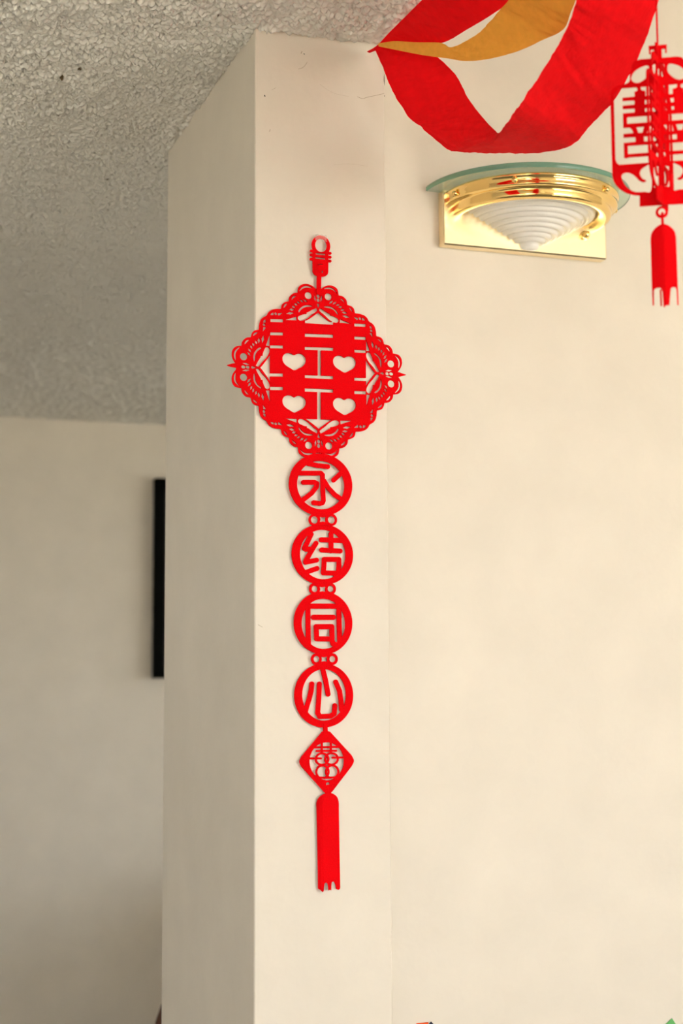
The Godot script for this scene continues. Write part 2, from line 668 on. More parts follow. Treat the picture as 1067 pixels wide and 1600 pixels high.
func popcorn(xa: float, xb: float, za: float, zb: float, step: float, kind: int) -> ArrayMesh:
	var cell := FastNoiseLite.new()
	cell.noise_type = FastNoiseLite.TYPE_CELLULAR
	cell.cellular_distance_function = FastNoiseLite.DISTANCE_EUCLIDEAN
	cell.cellular_return_type = FastNoiseLite.RETURN_DISTANCE
	cell.cellular_jitter = 1.0
	cell.fractal_type = FastNoiseLite.FRACTAL_NONE
	cell.frequency = 1.0
	cell.seed = 4
	var soft := FastNoiseLite.new()
	soft.seed = 9
	soft.frequency = 1.0
	var size := 0.0088 if kind == 1 else 0.014
	var nx := int(ceil((xb - xa) / step)) + 1
	var nz := int(ceil((zb - za) / step)) + 1
	var dx := (xb - xa) / (nx - 1)
	var dz := (zb - za) / (nz - 1)
	var v := PackedVector3Array()
	var n := PackedVector3Array()
	var c := PackedColorArray()
	var hs := PackedFloat32Array()
	hs.resize(nx * nz)
	v.resize(nx * nz)
	n.resize(nx * nz)
	c.resize(nx * nz)
	for j in nz:
		for i in nx:
			var x := xa + i * dx
			var z := za + j * dz
			var wx := x + soft.get_noise_2d(x * 90.0, z * 90.0) * 0.004
			var wz := z + soft.get_noise_2d(z * 90.0 + 40.0, x * 90.0) * 0.004
			var d := cell.get_noise_2d(wx / size, wz / size) + 1.0
			var b := sqrt(maxf(0.0, 1.0 - d * d * 4.6))
			var patch := 0.62 + 0.5 * soft.get_noise_2d(x * 9.0, z * 9.0)
			var h := b * (0.0074 if kind == 1 else 0.008) * patch + 0.003 * soft.get_noise_2d(x * 150.0 + 9.0, z * 150.0) + 0.004 * soft.get_noise_2d(x * 14.0, z * 14.0)
			hs[j * nx + i] = h
			v[j * nx + i] = Vector3(x, LOW - 0.001 - h, z)
			c[j * nx + i] = Color.WHITE
	for j in nz:
		for i in nx:
			var gx := (hs[j * nx + mini(i + 1, nx - 1)] - hs[j * nx + maxi(i - 1, 0)]) / (2 * dx)
			var gz := (hs[mini(j + 1, nz - 1) * nx + i] - hs[maxi(j - 1, 0) * nx + i]) / (2 * dz)
			n[j * nx + i] = Vector3(-gx, -1, -gz).normalized()
	# a few dark brown specks on the near ceiling
	if kind == 1:
		var r := RandomNumberGenerator.new()
		r.seed = 17
		var spots := [Vector3(-0.227, -0.259, 0.0045), Vector3(-0.205, -0.225, 0.003), Vector3(-0.25, -0.28, 0.003), Vector3(0.08, -0.10, 0.0025)]
		for k in 26:
			spots.append(Vector3(r.randf_range(-0.4, 0.15), r.randf_range(-1.2, 0.1), r.randf_range(0.001, 0.0021)))
		for s in spots:
			var i0 := int((s.x - xa) / dx)
			var j0 := int((s.y - za) / dz)
			for j in range(maxi(0, j0 - 3), mini(nz, j0 + 4)):
				for i in range(maxi(0, i0 - 3), mini(nx, i0 + 4)):
					var d := Vector2(xa + i * dx - s.x, za + j * dz - s.y).length()
					if d < s.z:
						c[j * nx + i] = Color(0.16, 0.11, 0.06)
	var index := PackedInt32Array()
	index.resize((nx - 1) * (nz - 1) * 6)
	var k := 0
	for j in nz - 1:
		for i in nx - 1:
			var a := j * nx + i
			for q in [a, a + nx + 1, a + 1, a, a + nx, a + nx + 1]:
				index[k] = q
				k += 1
	var arrays := []
	arrays.resize(Mesh.ARRAY_MAX)
	arrays[Mesh.ARRAY_VERTEX] = v
	arrays[Mesh.ARRAY_NORMAL] = n
	arrays[Mesh.ARRAY_COLOR] = c
	arrays[Mesh.ARRAY_INDEX] = index
	var m := ArrayMesh.new()
	m.add_surface_from_arrays(Mesh.PRIMITIVE_TRIANGLES, arrays)
	return m


# ---------------------------------------------------------------- the red felt hanging; mm from its panel's centre
func build_hanging() -> void:
	var t := thing("wall_hanging", Vector3(0.09, 1.957, 0), "long red felt hanging with butterfly diamond, four character medallions and tassel", "wall hanging")
	part("butterfly_panel", panel_sheet().mesh(4.2, 2.0), M.felt, t)
	part("hanging_loop", loop_sheet().mesh(6.0, 1.6), M.felt, t)
	var names := ["永", "结", "同", "心"]
	for k in 4:
		part("medallion", medallion(k).mesh([6.2, 4.4, 5.0, 4.2][k], 1.8), M.felt, t).set_meta("label", "round red medallion cut with the character " + names[k])
	part("diamond_pendant", pendant().mesh(5.2, 1.8), M.felt, t).set_meta("label", "small red diamond cut with a round double happiness sign")
	part("tassel", tassel_sheet().mesh(4.2, 1.6, 1, 12), M.felt, t)
	# the clear tape that holds the loop to the wall
	var tape := SurfaceTool.new()
	tape.begin(Mesh.PRIMITIVE_TRIANGLES)
	tape.set_smooth_group(1)
	for i in 12:
		for j in 2:
			var q := []
			for o in [[0, 0], [0, 1], [1, 1], [1, 0]]:
				var u: float = (i + o[0]) / 12.0 * 2 - 1
				var v: float = (j + o[1]) / 2.0
				q.append(Vector3(0.0935 + u * 0.0085, 2.1395 + v * 0.0095 + 0.0012 * sin(u * 9.0) * (v - 0.5), 0.0064 + 0.0006 * cos(u * 1.5) - 0.0035 * maxf(0.0, v - 0.6)))
			for w in [q[0], q[1], q[2], q[0], q[2], q[3]]:
				tape.add_vertex(w)
	tape.generate_normals()
	tag(part("adhesive_tape", tape.commit(), M.tape, self), "clear tape strip over the top loop of the long red hanging", "tape")


func panel_sheet() -> Sheet:
	# one eighth of the border: half a butterfly, x outwards along its axis, y sideways
	var o := Sheet.new(-2, -8, 128, 96, 0.4)
	var edge := [-6, -8, 112, -8]
	edge += smooth([117.5, 1.4, 117.3, 3.6, 121, 8.9, 123.3, 15.5, 122.4, 22.8, 118.5, 27.9, 112.5, 29.5])
	edge += smooth([109.8, 29.8, 109.1, 34.4, 106.8, 38.4, 102.8, 41.5, 97.2, 42.4])
	edge += smooth([96.6, 43, 94.9, 48.5, 91.7, 52.1, 85.6, 53.7])
	edge += smooth([85.1, 54.8, 84.6, 61.1, 82.7, 67.5, 79.1, 71.8, 75.3, 73.9, 70.4, 78.5])
	edge += [60, 84, -6, 14]
	o.poly(edge)
	o.poly(smooth([117.8, 8.5, 120.2, 13, 120.3, 18.7, 117.8, 23.6, 111.8, 27.9, 115.8, 22.9, 117.8, 18.3, 117.9, 12.9], true), true)
	var e := [106.8, 14.5]
	o.ellipse(e[0], e[1], 5.1, 5.1, true)
	for q in [[[107.1, 0.1], 3.0, 2.3], [[101, -0.2], 2.7, 2.3]]:
		o.ellipse(q[0][0], 0, q[1], q[2], true)
	o.stroke([[94.3, -0.2][0], 0, [90.4, -0.3][0], 0], 1.9, true, 0.5)
	o.leaf([108.6, 5.4, 98, 3.7], 1.4)
	for q in [[[101.7, 21.8, 96.8, 15.8], 1.5], [[100.5, 26.9, 96.1, 21], 1.6], [[97.3, 31.5, 94.6, 26], 1.5], [[94.1, 35.2, 92, 29.5], 1.6], [[90.3, 38.4, 88, 32.8], 1.7], [[84.8, 42.4, 85.6, 34.3], 1.9], [[78.7, 46.4, 80.7, 35], 2.0]]:
		o.leaf(q[0], q[1])
	o.poly(smooth([91.8, 8, 93.1, 13.5, 92.1, 20.2, 88.2, 25.7, 83.8, 28.8, 81.7, 27.8, 86.8, 23.6, 89.9, 18, 90.8, 11.3], true), true)
	o.poly(smooth([105.6, 32.2, 104.4, 35.9, 101.7, 38.1, 99.2, 38.5, 101.7, 35.7, 103.9, 33.1], true), true)
	o.poly(smooth([93.6, 44.7, 91.7, 48.4, 86.8, 50.3, 89.5, 47.1], true), true)
	o.poly([79.9, 51.2, 75.6, 56.4, 75.6, 58.2, 79.1, 58], true)
	e = [77.9, 61.3]
	o.ellipse(e[0], e[1], 2.0, 2.0, true)
	o.poly([79.7, 64, 75.6, 64.4, 75.6, 69.1, 78.4, 67.5], true)
	# the long feeler-wing, the opening between the feelers, and the sliver beside the square
	o.poly(smooth([89.7, 2.6, 86.8, 1.5, 84.5, 2.8, 80, 8.8, 74.6, 14.7, 70.9, 20.6, 69.8, 25.6, 71.2, 28.7, 73.3, 29.8, 76, 28.6, 78, 25, 79.7, 20.3, 80, 17.1]) + [82.4, 17, 82.8, 15, 86.8, 8.4], true)
	o.poly([[83.9, -0.7][0], -8] + [83.9, -0.6, 80.7, 2.9, 73.3, 12.9, 69.7, 18.6, 69.5, 17.8] + [[69.5, 7.6][0], -8], true)
	o.poly([75.5, 31.6, 70.1, 31.2, 69.7, 48.3, 72.5, 40.3], true)
	var s := Sheet.new(-134, -126, 134, 128, 0.4)
	s.fold(o, 0.018, 0.98)
	# points at the left and right tips
	s.poly([-130.8, -1.1, -123.9, 1.5, -115.2, 3.5, -115.2, -3.7, -123.9, -3], false)
	s.poly([129.8, 1.8, 119.2, 4.9, 110.5, 5.2, 110.5, -3, 119.1, -1.6], false)
	# the doubled character: a solid square with slots; the top one is opened lower than the other three
	for q in [
		[-69, 67.4, -50.8, 68.4, -50.8, 63.9, -69, 63.1], [-69, 48.9, -50.9, 49.9, -50.9, 45.6, -69.5, 44.6], [-69.5, 30.7, -50.9, 31.7, -50.9, 27.4, -69.5, 26.4], [-69.5, -8.2, -50.9, -7.4, -50.9, -11.9, -69.5, -12.8], [-69.5, -26.8, -50.9, -26, -51, -30.5, -69.5, -31.4],
		[52.8, 70.1, 69.6, 70.5, 69.6, 66.1, 52.8, 65.7], [52.7, 51.6, 69.7, 51.9, 69.7, 47.6, 52.7, 47.2], [52.6, 32.8, 69.6, 33.1, 69.6, 29, 52.5, 28.7], [52.3, -6.8, 69.3, -6.3, 69.3, -10.7, 52.3, -10.9], [52.2, -25.5, 69.2, -25, 69.1, -29.4, 52.2, -29.8],
		[-19.7, 50.5, 21.7, 51.8, 21.6, 47.2, -19.7, 45.9], [-19.7, 31.9, 21.6, 33.4, 21.6, 29.1, -19.7, 27.6], [-1.1, 30.5, 3.7, 30.6, 3.5, -8.8, -1.2, -8.8], [-19.8, -7.5, 21.4, -6.6, 21.4, -10.9, -19.8, -11.8], [-19.9, -26, 21.3, -25.2, 21.3, -29.8, -19.9, -30.6], [-1.9, -28.2, 3.4, -28.1, 3.2, -73.9, -2, -72.8],
		[-19.3, 69.4, 21.8, 69.7, 21.7, 65.7, -19.3, 65.1]]:
		s.poly(q, true)
	for q in [[398, 718], [660, 731], [398, 938], [660, 951]]:
		heart(s, q[0], q[1])
	return s


func heart(s: Sheet, px: float, py: float) -> void:
	# the four hearts stand in a square, two and two
	var c: Array = [-35, 10] if px < 500 and py < 800 else [38, 11.2] if py < 800 else [-35.1, -48.8] if px < 500 else [37.7, -48.2]
	var p := []
	for q in [0.0, 9.2, 4.5, 11.4, 9.5, 11.6, 14.0, 9.4, 16.7, 5.0, 16.0, -1.0, 12.0, -5.8, 6.0, -9.2, 0.0, -12.0]:
		p.append(q)
	var o := []
	for k in 9:
		o.append_array([c[0] + p[k * 2], c[1] + p[k * 2 + 1]])
	for k in range(7, 0, -1):
		o.append_array([c[0] - p[k * 2], c[1] + p[k * 2 + 1]])
	s.poly(smooth(o, true, 3), true)


func loop_sheet() -> Sheet:
	var s := Sheet.new(-18, 90, 26, 196, 0.35)
	s.stroke([1, 134.6, 0.7, 127.2, 0.3, 109.6], 3.3)
	var c := [3.7, 176.3]
	s.ellipse(c[0], c[1], 13.6, 14.4)
	s.poly([-8.6, 165.6, 14.6, 165.1, 14.2, 139.1, 13.3, 136.2, 10.7, 133.7, 7.7, 132.6, 4.2, 132.2, -3.1, 132.8, -6.3, 134.3, -8.6, 137.8])
	for q in [[-10.5, 167.5, 17.3, 166.5], [-10.8, 161.9, 17.3, 161], [-10.9, 155.8, 17.2, 155.4]]:
		s.stroke(q, 1.9)
	s.ellipse(c[0], c[1] + 0.2, 8.5, 9.4, true)
	for q in [[-3.1, 164.1, 9, 164], [-3.4, 158.2, 8.9, 157.8]]:
		s.stroke(q, 1.15, true)
	s.stroke([-0.3, 149.7, 5.5, 149.7], 0.55, true)
	s.leaf([5, 136.9, 6.1, 141.4], 1.2)
	return s


func medallion(k: int) -> Sheet:
	var s: Sheet
	var q: Array
	if k == 0:
		s = Sheet.new(-48, -226, 54, -108, 0.35)
		q = [-7.3, -207.4, 17.1, -206.6, 4.7, -206.3, -12.5, -199.7, 22, -198.5, 23.3, -214.6, -13.2, -215.7]
		links(s, q, 4.0, 2.45)
		ring(s, [2.1, -158.8, 47.6, -157, 2.3, -115.7, 2.1, -159.3, 36.1, -158, 2.2, -126.1])
		for l in [[-15.7, -130.5, -2.6, -132.5, 12.3, -133.5], [-28.8, -144.1, 2.2, -142.8, 4.7, -145.2, 5, -165.1, 5.8, -180.6, 4.5, -183.6, 1.3, -184.7, -8.3, -183.8], [-22.6, -156.4, -6.8, -155.7, -3.3, -157.4, -4.1, -162.1, -11, -170.9, -23.4, -180.6], [7.2, -153.7, 12.5, -162.1, 22.1, -171.7, 33.2, -178.8], [30.6, -142.5, 20.6, -151.7]]:
			s.stroke(l, 3.3)
	elif k == 1:
		s = Sheet.new(-48, -332, 54, -214, 0.35)
		q = [-6.7, -301.1, 16, -300.7, 4.7, -301.3, -11.4, -293.4, 20.8, -292.7, 22.8, -310.3, -12.8, -310.9]
		links(s, q, 3.8, 2.1)
		ring(s, [4.8, -254.1, 48.8, -253, 4.9, -212.5, 5.2, -254.1, 37.8, -253.3, 5.3, -220.4])
		for l in [[-11.2, -226.8, -17.4, -239.4, -21.1, -246.3, -18.8, -247.5, -13.3, -247.4], [-4.4, -239, -12.7, -252.3, -18.8, -262.9, -19.5, -265.3, -3.8, -262], [-19.6, -279.2, -3.1, -273.3], [17.2, -225.6, 17, -248.7], [3.2, -234, 38.4, -234.3], [3.8, -247.9, 30.3, -248.7], [7.2, -260.7, 28.3, -260.2, 28.3, -269.7, 27.4, -279.1, 5.9, -279.1, 6.8, -270.2, 7.2, -260.7], [23, -280.9, 29.9, -280.8]]:
			s.stroke(l, 3.4)
	elif k == 2:
		s = Sheet.new(-46, -434, 54, -296, 0.35)
		q = [-4.5, -395.8, 18, -395.7, 6.4, -395.8, -9, -387.4, 22.4, -387.3, 23.7, -404.7, -10.4, -404.8]
		links(s, q, 3.8, 2.1)
		ring(s, [5.2, -346.9, 46.9, -346.4, 5.4, -304.4, 5.5, -348.2, 36.5, -347.8, 5.6, -314.4])
		for l in [[-16.4, -324.9, -16.4, -349.5, -15.8, -375.3], [-17, -324.6, 28.9, -324], [27.6, -324.2, 28, -349, 28.7, -372.3], [-8.6, -339.5, 19.9, -339.2], [-4.8, -352.2, 17.4, -351.9, 17.7, -368.5, -4.2, -368.5, -4.8, -352.2], [17.3, -368.5, 19, -375, 23.8, -376.3]]:
			s.stroke(l, 3.5)
	else:
		s = Sheet.new(-46, -506, 54, -396, 0.35)
		ring(s, [6, -444.4, 47.7, -444.5, 6.2, -401.6, 6.3, -443.6, 37.3, -443.7, 6.4, -409.3])
		for l in [[-10.9, -429, -11.9, -438.2, -14.6, -448.4, -18, -458.6, -20.1, -466.2], [-0.2, -429, -1.1, -447.2, -2.8, -467.6, 0.2, -472.5, 15.1, -472.2, 20.6, -469.1, 21.6, -458.2], [4.5, -408.6, 8.6, -424.1, 12, -442.7], [23, -426.4, 28.3, -438.3, 30.3, -451.1, 31, -463.4]]:
			s.stroke(l, 3.4)
		s.stroke([7.6, -481.8, 7.8, -494.5], 3.2)
	return s


func ring(s: Sheet, q: Array) -> void:   # outer centre, right, top; inner centre, right, top
	s.ellipse(q[0], q[1], q[2] - q[0], q[5] - q[1])
	s.ellipse(q[6], q[7], q[8] - q[6], q[11] - q[7], true)


func links(s: Sheet, q: Array, far: float, hole: float) -> void:
	for k in 2:
		s.ellipse(q[k * 2], q[k * 2 + 1], far * 2.05, far * 2.1)
	s.poly([q[0], q[7], q[2], q[9], q[2], q[11], q[0], q[13]])
	for k in 2:
		s.ellipse(q[k * 2], q[k * 2 + 1], hole * 2.0, hole * 2.05, true)
	var c := Vector2(q[4], q[5])
	var o := []
	for v in [[-4.2, 3.2], [0.0, 2.6], [4.2, 3.4], [3.4, 0.0], [4.0, -3.4], [0.0, -2.8], [-4.2, -3.4], [-3.4, 0.0]]:
		o.append_array([c.x + v[0], c.y + v[1]])
	s.poly(o, true)


func pendant() -> Sheet:
	var s := Sheet.new(-34, -582, 54, -482, 0.3)
	s.stroke([7.7, -482.2, 8.2, -494.5], 2.8)
	s.poly(smooth([2.9, -492.6, 8.3, -491.1, 14.4, -493]) + smooth([44.5, -524.4, 47.9, -531.8, 44.7, -539]) + smooth([16.8, -572.3, 10.9, -575.7, 5.4, -572.6]) + smooth([-26.6, -537.8, -29, -531.7, -25.8, -524.8]))
	var c := [9.3, -531.8]
	s.ellipse(c[0], c[1], 24.3, 25.0, true)
	for l in [[2.5, -506, 2.5, -521], [15.3, -506.2, 15.3, -521.1], [-10.8, -513.4, 30, -513], [-4.9, -518.1, 22.7, -518.2], [-15, -527.8, 1.1, -528], [17.4, -527.3, 34.9, -527.3], [-8.8, -550.4, -3.1, -553.1, 8.4, -553.9, 20.7, -553.6, 28.1, -551.1]]:
		s.stroke(l, 1.35)
	for q in [[[2.8, -529], 8.9, 7.6], [[16.2, -528.9], 8.9, 7.6], [[3.3, -545.9], 8.7, 8.6], [[17, -546.1], 8.7, 8.6]]:
		var p := []
		for k in 29:
			p.append_array([q[0][0] + cos(TAU * k / 28) * q[1], q[0][1] + sin(TAU * k / 28) * q[2]])
		s.stroke(p, 1.35)
	s.poly([-7.6, -553, -4.7, -551.8, 1, -554.4, 10, -557.9, 19, -554.4, 24.8, -552.4, 27.6, -553.7, 26.1, -559.5, 10.6, -569.9, -6, -558.8], false)
	s.poly(smooth([1.8, -554.9, 10.3, -555.8, 18.6, -554.4, 15.8, -556.4, 10.3, -557.2, 5.1, -556.3], true), true)
	c = [10.6, -561.9]
	s.ellipse(c[0], c[1], 2.6, 2.2, true)
	return s


func tassel_sheet() -> Sheet:
	var s := Sheet.new(-10, -722, 34, -556, 0.3)
	s.stroke([11.3, -565.3, 13.5, -571.5, 11.5, -579.1], 2.6)
	s.poly(smooth([-4.8, -592.5, -4.8, -585.6, -1.2, -578.8, 5, -574.7, 10.8, -573.7, 18.1, -575, 24.3, -579.4, 26.9, -586.4, 27.1, -593.3]) + [27.6, -642.2, 28.5, -698.4] + smooth([28.1, -700.2, 25.7, -701.6, 22.4, -700]) + smooth([21.6, -695.1, 19.5, -691.1, 17.6, -690.4, 15.6, -691.8, 14.9, -701.6]) + [12.9, -700.5, 11, -701.6] + smooth([10, -694.6, 8.8, -691.9, 6.6, -691.2, 4.8, -692.9, 3.8, -701.6]) + smooth([2, -703.1, -0.4, -700.5, -3.3, -698.6]) + [-4, -641.1])
	s.leaf([11.2, -573.8, 11.9, -571.5], 1.0)
	return s


# ---------------------------------------------------------------- the brass wall lamp
func build_lamp() -> void:
	var at := Vector3(0.479, 2.285, LAMP_WALL)
	var t := thing("wall_lamp", at, "unlit brass wall lamp with ribbed white glass cone under a half-round glass shelf", "wall lamp")
	var y := -2.285
	part("back_plate", boxes([Vector3(-0.1435, 2.1945 + y, 0.0), Vector3(0.135, 2.281 + y, 0.0205)], 0.002), M.brass_plate, t)
	# ring: a stepped half hoop
	var z := Vector3(0, 0, 0.0195)
	var prof := [0.1340, -0.008, 0.1385, -0.0085, 0.1398, -0.0105, 0.1392, -0.013, 0.1370, -0.0145, 0.1365, -0.0215, 0.1372, -0.024, 0.1360, -0.026, 0.1300, -0.027, 0.1275, -0.0285, 0.1268, -0.0315, 0.1275, -0.037, 0.1262, -0.0405, 0.1225, -0.0425, 0.1160, -0.0425, 0.1120, -0.041, 0.1070, -0.038, 0.1040, -0.033, 0.1340, -0.008]
	part("brass_ring", lathe(prof, 0, 180, 96), M.brass, t, z)
	# ribbed half cone
	var cone := [0.1055, -0.030]
	var ribs := 9
	for k in ribs:
		for s in 8:
			var w := (k + s / 8.0) / ribs
			var r := lerpf(0.104, 0.017, w)
			var b := 0.0026 * absf(sin(PI * s / 8.0))
			cone.append_array([r + b * 0.55, lerpf(-0.033, -0.078, w) - b])
	cone.append_array([0.016, -0.0785, 0.0155, -0.083, 0.0135, -0.0862, 0.009, -0.0878, 0.0, -0.0884])
	part("glass_cone", lathe(cone, 0, 180, 72), M.milk, t, z)
	# glass shelf: half disc with a rounded rim
	var top := SurfaceTool.new()
	top.begin(Mesh.PRIMITIVE_TRIANGLES)
	var rad := 0.1635
	var y0 := -0.0045
	var y1 := 0.0035
	for s in 96:
		var a := PI * s / 96
		var b := PI * (s + 1) / 96
		var p := Vector3(cos(a) * rad, 0, sin(a) * rad)
		var q := Vector3(cos(b) * rad, 0, sin(b) * rad)
		var up := Vector3(0, y1, 0)
		var dn := Vector3(0, y0, 0)
		for w in [[up, p + up, q + up, Vector3.UP], [dn, q + dn, p + dn, Vector3.DOWN]]:
			for k in 3:
				top.set_normal(w[3])
				top.add_vertex(w[k])
	quad(top, Vector3(rad, y1, 0), Vector3(rad, y0, 0), Vector3(-rad, y0, 0), Vector3(-rad, y1, 0))
	var shelf := part("glass_shelf", top.commit(), M.glass, t, Vector3(0, 0, 0.0035))
	part("polished_edge", lathe([rad, y0, rad + 0.0012, y0 + 0.0015, rad + 0.0012, y1 - 0.0015, rad, y1], 0, 180, 96), M.glass_edge, shelf)
	# set screws round the ring and the cap nut on the plate
	for a in [12.0, 58.0, 124.0, 168.0]:
		var d := Vector3(cos(deg_to_rad(a)), 0, sin(deg_to_rad(a)))
		var k := part("set_screw", lathe([0.0, 0.006, 0.0032, 0.0055, 0.0042, 0.0035, 0.0042, 0.0], 0, 360, 16), M.brass, t, z + d * 0.1365 + Vector3(0, -0.019, 0))
		k.basis = Basis(Quaternion(Vector3.UP, d))
	var nut := part("cap_nut", lathe([0.0, 0.013, 0.003, 0.0125, 0.005, 0.0105, 0.0055, 0.008, 0.0058, 0.005, 0.0075, 0.0045, 0.0075, 0.0], 0, 360, 6, true), M.brass, t, Vector3(0.096, -0.0555, 0.0205))
	nut.basis = Basis(Quaternion(Vector3.UP, Vector3.BACK))
	var nut2 := part("cap_nut", nut.mesh, M.brass, t, Vector3(-0.118, -0.0355, 0.0205))
	nut2.basis = nut.basis


# ---------------------------------------------------------------- crepe streamers
func build_streamers() -> void:
	var red := ribbon(
		[0.167, 2.422, 0.026, 0.173, 2.386, 0.045, 0.182, 2.351, 0.055, 0.204, 2.308, 0.067, 0.217, 2.291, 0.081, 0.246, 2.254, 0.107, 0.278, 2.236, 0.159, 0.309, 2.215, 0.231, 0.329, 2.203, 0.300, 0.333, 2.213, 0.346, 0.338, 2.230, 0.403, 0.341, 2.263, 0.461, 0.331, 2.292, 0.515, 0.317, 2.353, 0.592, 0.302, 2.440, 0.662, 0.274, 2.592, 0.735, 0.253, 2.720, 0.787],
		[0.175, 2.421, 0.040, 0.208, 2.390, 0.111, 0.239, 2.352, 0.139, 0.249, 2.304, 0.168, 0.254, 2.262, 0.207, 0.246, 2.231, 0.254, 0.231, 2.210, 0.299, 0.214, 2.199, 0.356, 0.212, 2.207, 0.399, 0.222, 2.235, 0.438, 0.229, 2.260, 0.475, 0.227, 2.275, 0.508, 0.220, 2.290, 0.540, 0.212, 2.334, 0.596, 0.199, 2.419, 0.666, 0.189, 2.566, 0.745, 0.177, 2.691, 0.799], 1)
	tag(part("paper_streamer", red, M.crepe_red, self), "long red crepe streamer looping down in a deep swag behind the hanging lantern", "streamer", "crepe streamers fixed at the wall end")
	var dark := ribbon(
		[0.164, 2.424, 0.004, 0.167, 2.420, 0.037, 0.171, 2.424, 0.071, 0.171, 2.422, 0.124, 0.171, 2.420, 0.177, 0.172, 2.418, 0.230, 0.190, 2.428, 0.323, 0.261, 2.478, 0.429, 0.377, 2.564, 0.533, 0.501, 2.721, 0.617],
		[0.168, 2.422, 0.005, 0.177, 2.416, 0.040, 0.201, 2.400, 0.099, 0.214, 2.380, 0.165, 0.224, 2.374, 0.232, 0.242, 2.377, 0.303, 0.266, 2.388, 0.398, 0.332, 2.430, 0.501, 0.428, 2.513, 0.598, 0.540, 2.680, 0.668], 2)
	tag(part("paper_streamer", dark, M.crepe_red, self), "shorter shaded red crepe streamer rising from the ceiling corner above the orange one", "streamer", "crepe streamers fixed at the wall end")
	var orange := ribbon(
		[0.167, 2.421, 0.042, 0.176, 2.410, 0.081, 0.190, 2.392, 0.127, 0.207, 2.375, 0.173, 0.213, 2.361, 0.195, 0.221, 2.356, 0.239, 0.226, 2.358, 0.273, 0.229, 2.365, 0.307, 0.226, 2.364, 0.349, 0.222, 2.372, 0.391, 0.235, 2.410, 0.443, 0.284, 2.509, 0.515, 0.360, 2.651, 0.581, 0.397, 2.767, 0.608],
		[0.168, 2.417, 0.042, 0.181, 2.393, 0.091, 0.196, 2.371, 0.136, 0.213, 2.350, 0.183, 0.223, 2.335, 0.216, 0.233, 2.321, 0.261, 0.251, 2.314, 0.309, 0.266, 2.313, 0.356, 0.272, 2.310, 0.400, 0.264, 2.321, 0.442, 0.278, 2.363, 0.473, 0.329, 2.474, 0.537, 0.397, 2.615, 0.600, 0.427, 2.753, 0.627], 3)
	tag(part("paper_streamer", orange, M.crepe_orange, self), "orange crepe streamer curling between the two red ones at the ceiling corner", "streamer", "crepe streamers fixed at the wall end")


# ---------------------------------------------------------------- the hanging lantern of crossed felt plates; mm from its top
func build_lantern() -> void:
	var at := [0.275, 2.205, 0.612]
	var t := thing("felt_lantern", Vector3(at[0], at[1], at[2]), "red felt lantern of crossed cut-out plates hanging before the brass lamp", "lantern")
	var turn := -0.53
	var m := lantern_plate().mesh(0.9, 1.8)
	var a := part("lantern_plate", m, M.felt, t)
	a.rotation.y = turn
	var b := part("lantern_plate", m, M.felt, t)
	b.rotation.y = turn + deg_to_rad(76)
	var s := Sheet.new(-18, -100, 18, 16, 0.35)
	s.ellipse(-0.8, 8.2 - 1.0, 6.6, 6.6)
	s.ellipse(-0.8, 8.2 - 0.8, 3.7, 3.7, true)
	s.stroke([-0.4, 5.4, -0.4, -7.6], 1.5)
	s.poly(smooth([-13.4, -20.5, -11.9, -14, -6.9, -8.6, 0, -6, 7.1, -8.6, 11.9, -14, 13.4, -20.5]) + [13.6, -60.5, 14, -93.9, 12.3, -93.9, 12.1, -77.7] + smooth([12.1, -77.7, 11, -75.1, 8.9, -74.7, 6.7, -75.6, 5.8, -78.8]) + [4.5, -94.1, -1.9, -95, -2.6, -79.9] + smooth([-3.2, -77.7, -4.5, -75.1, -7.6, -74.5, -10.6, -75.6, -11.4, -78.2]) + [-11.7, -93.3, -13.2, -93.3, -13.6, -60.5])
	s.stroke([-4.5, -77.7, -4.1, -94.1], 0.9)
	s.stroke([-0.9, -77.7, -1.1, -95.4], 0.9)
	var c := part("tassel", s.mesh(0.8, 1.6, 2, 8), M.felt, t, Vector3(0, -0.1931, 0.0))
	c.rotation.y = turn
	var cord := []
	for k in 13:
		cord.append(Vector3(-0.0028 * k / 12.0, 0.001 + k / 12.0 * (HIGH - at[1] - 0.002), 0))
	part("cord", tube(cord, 0.0011), M.felt, t)


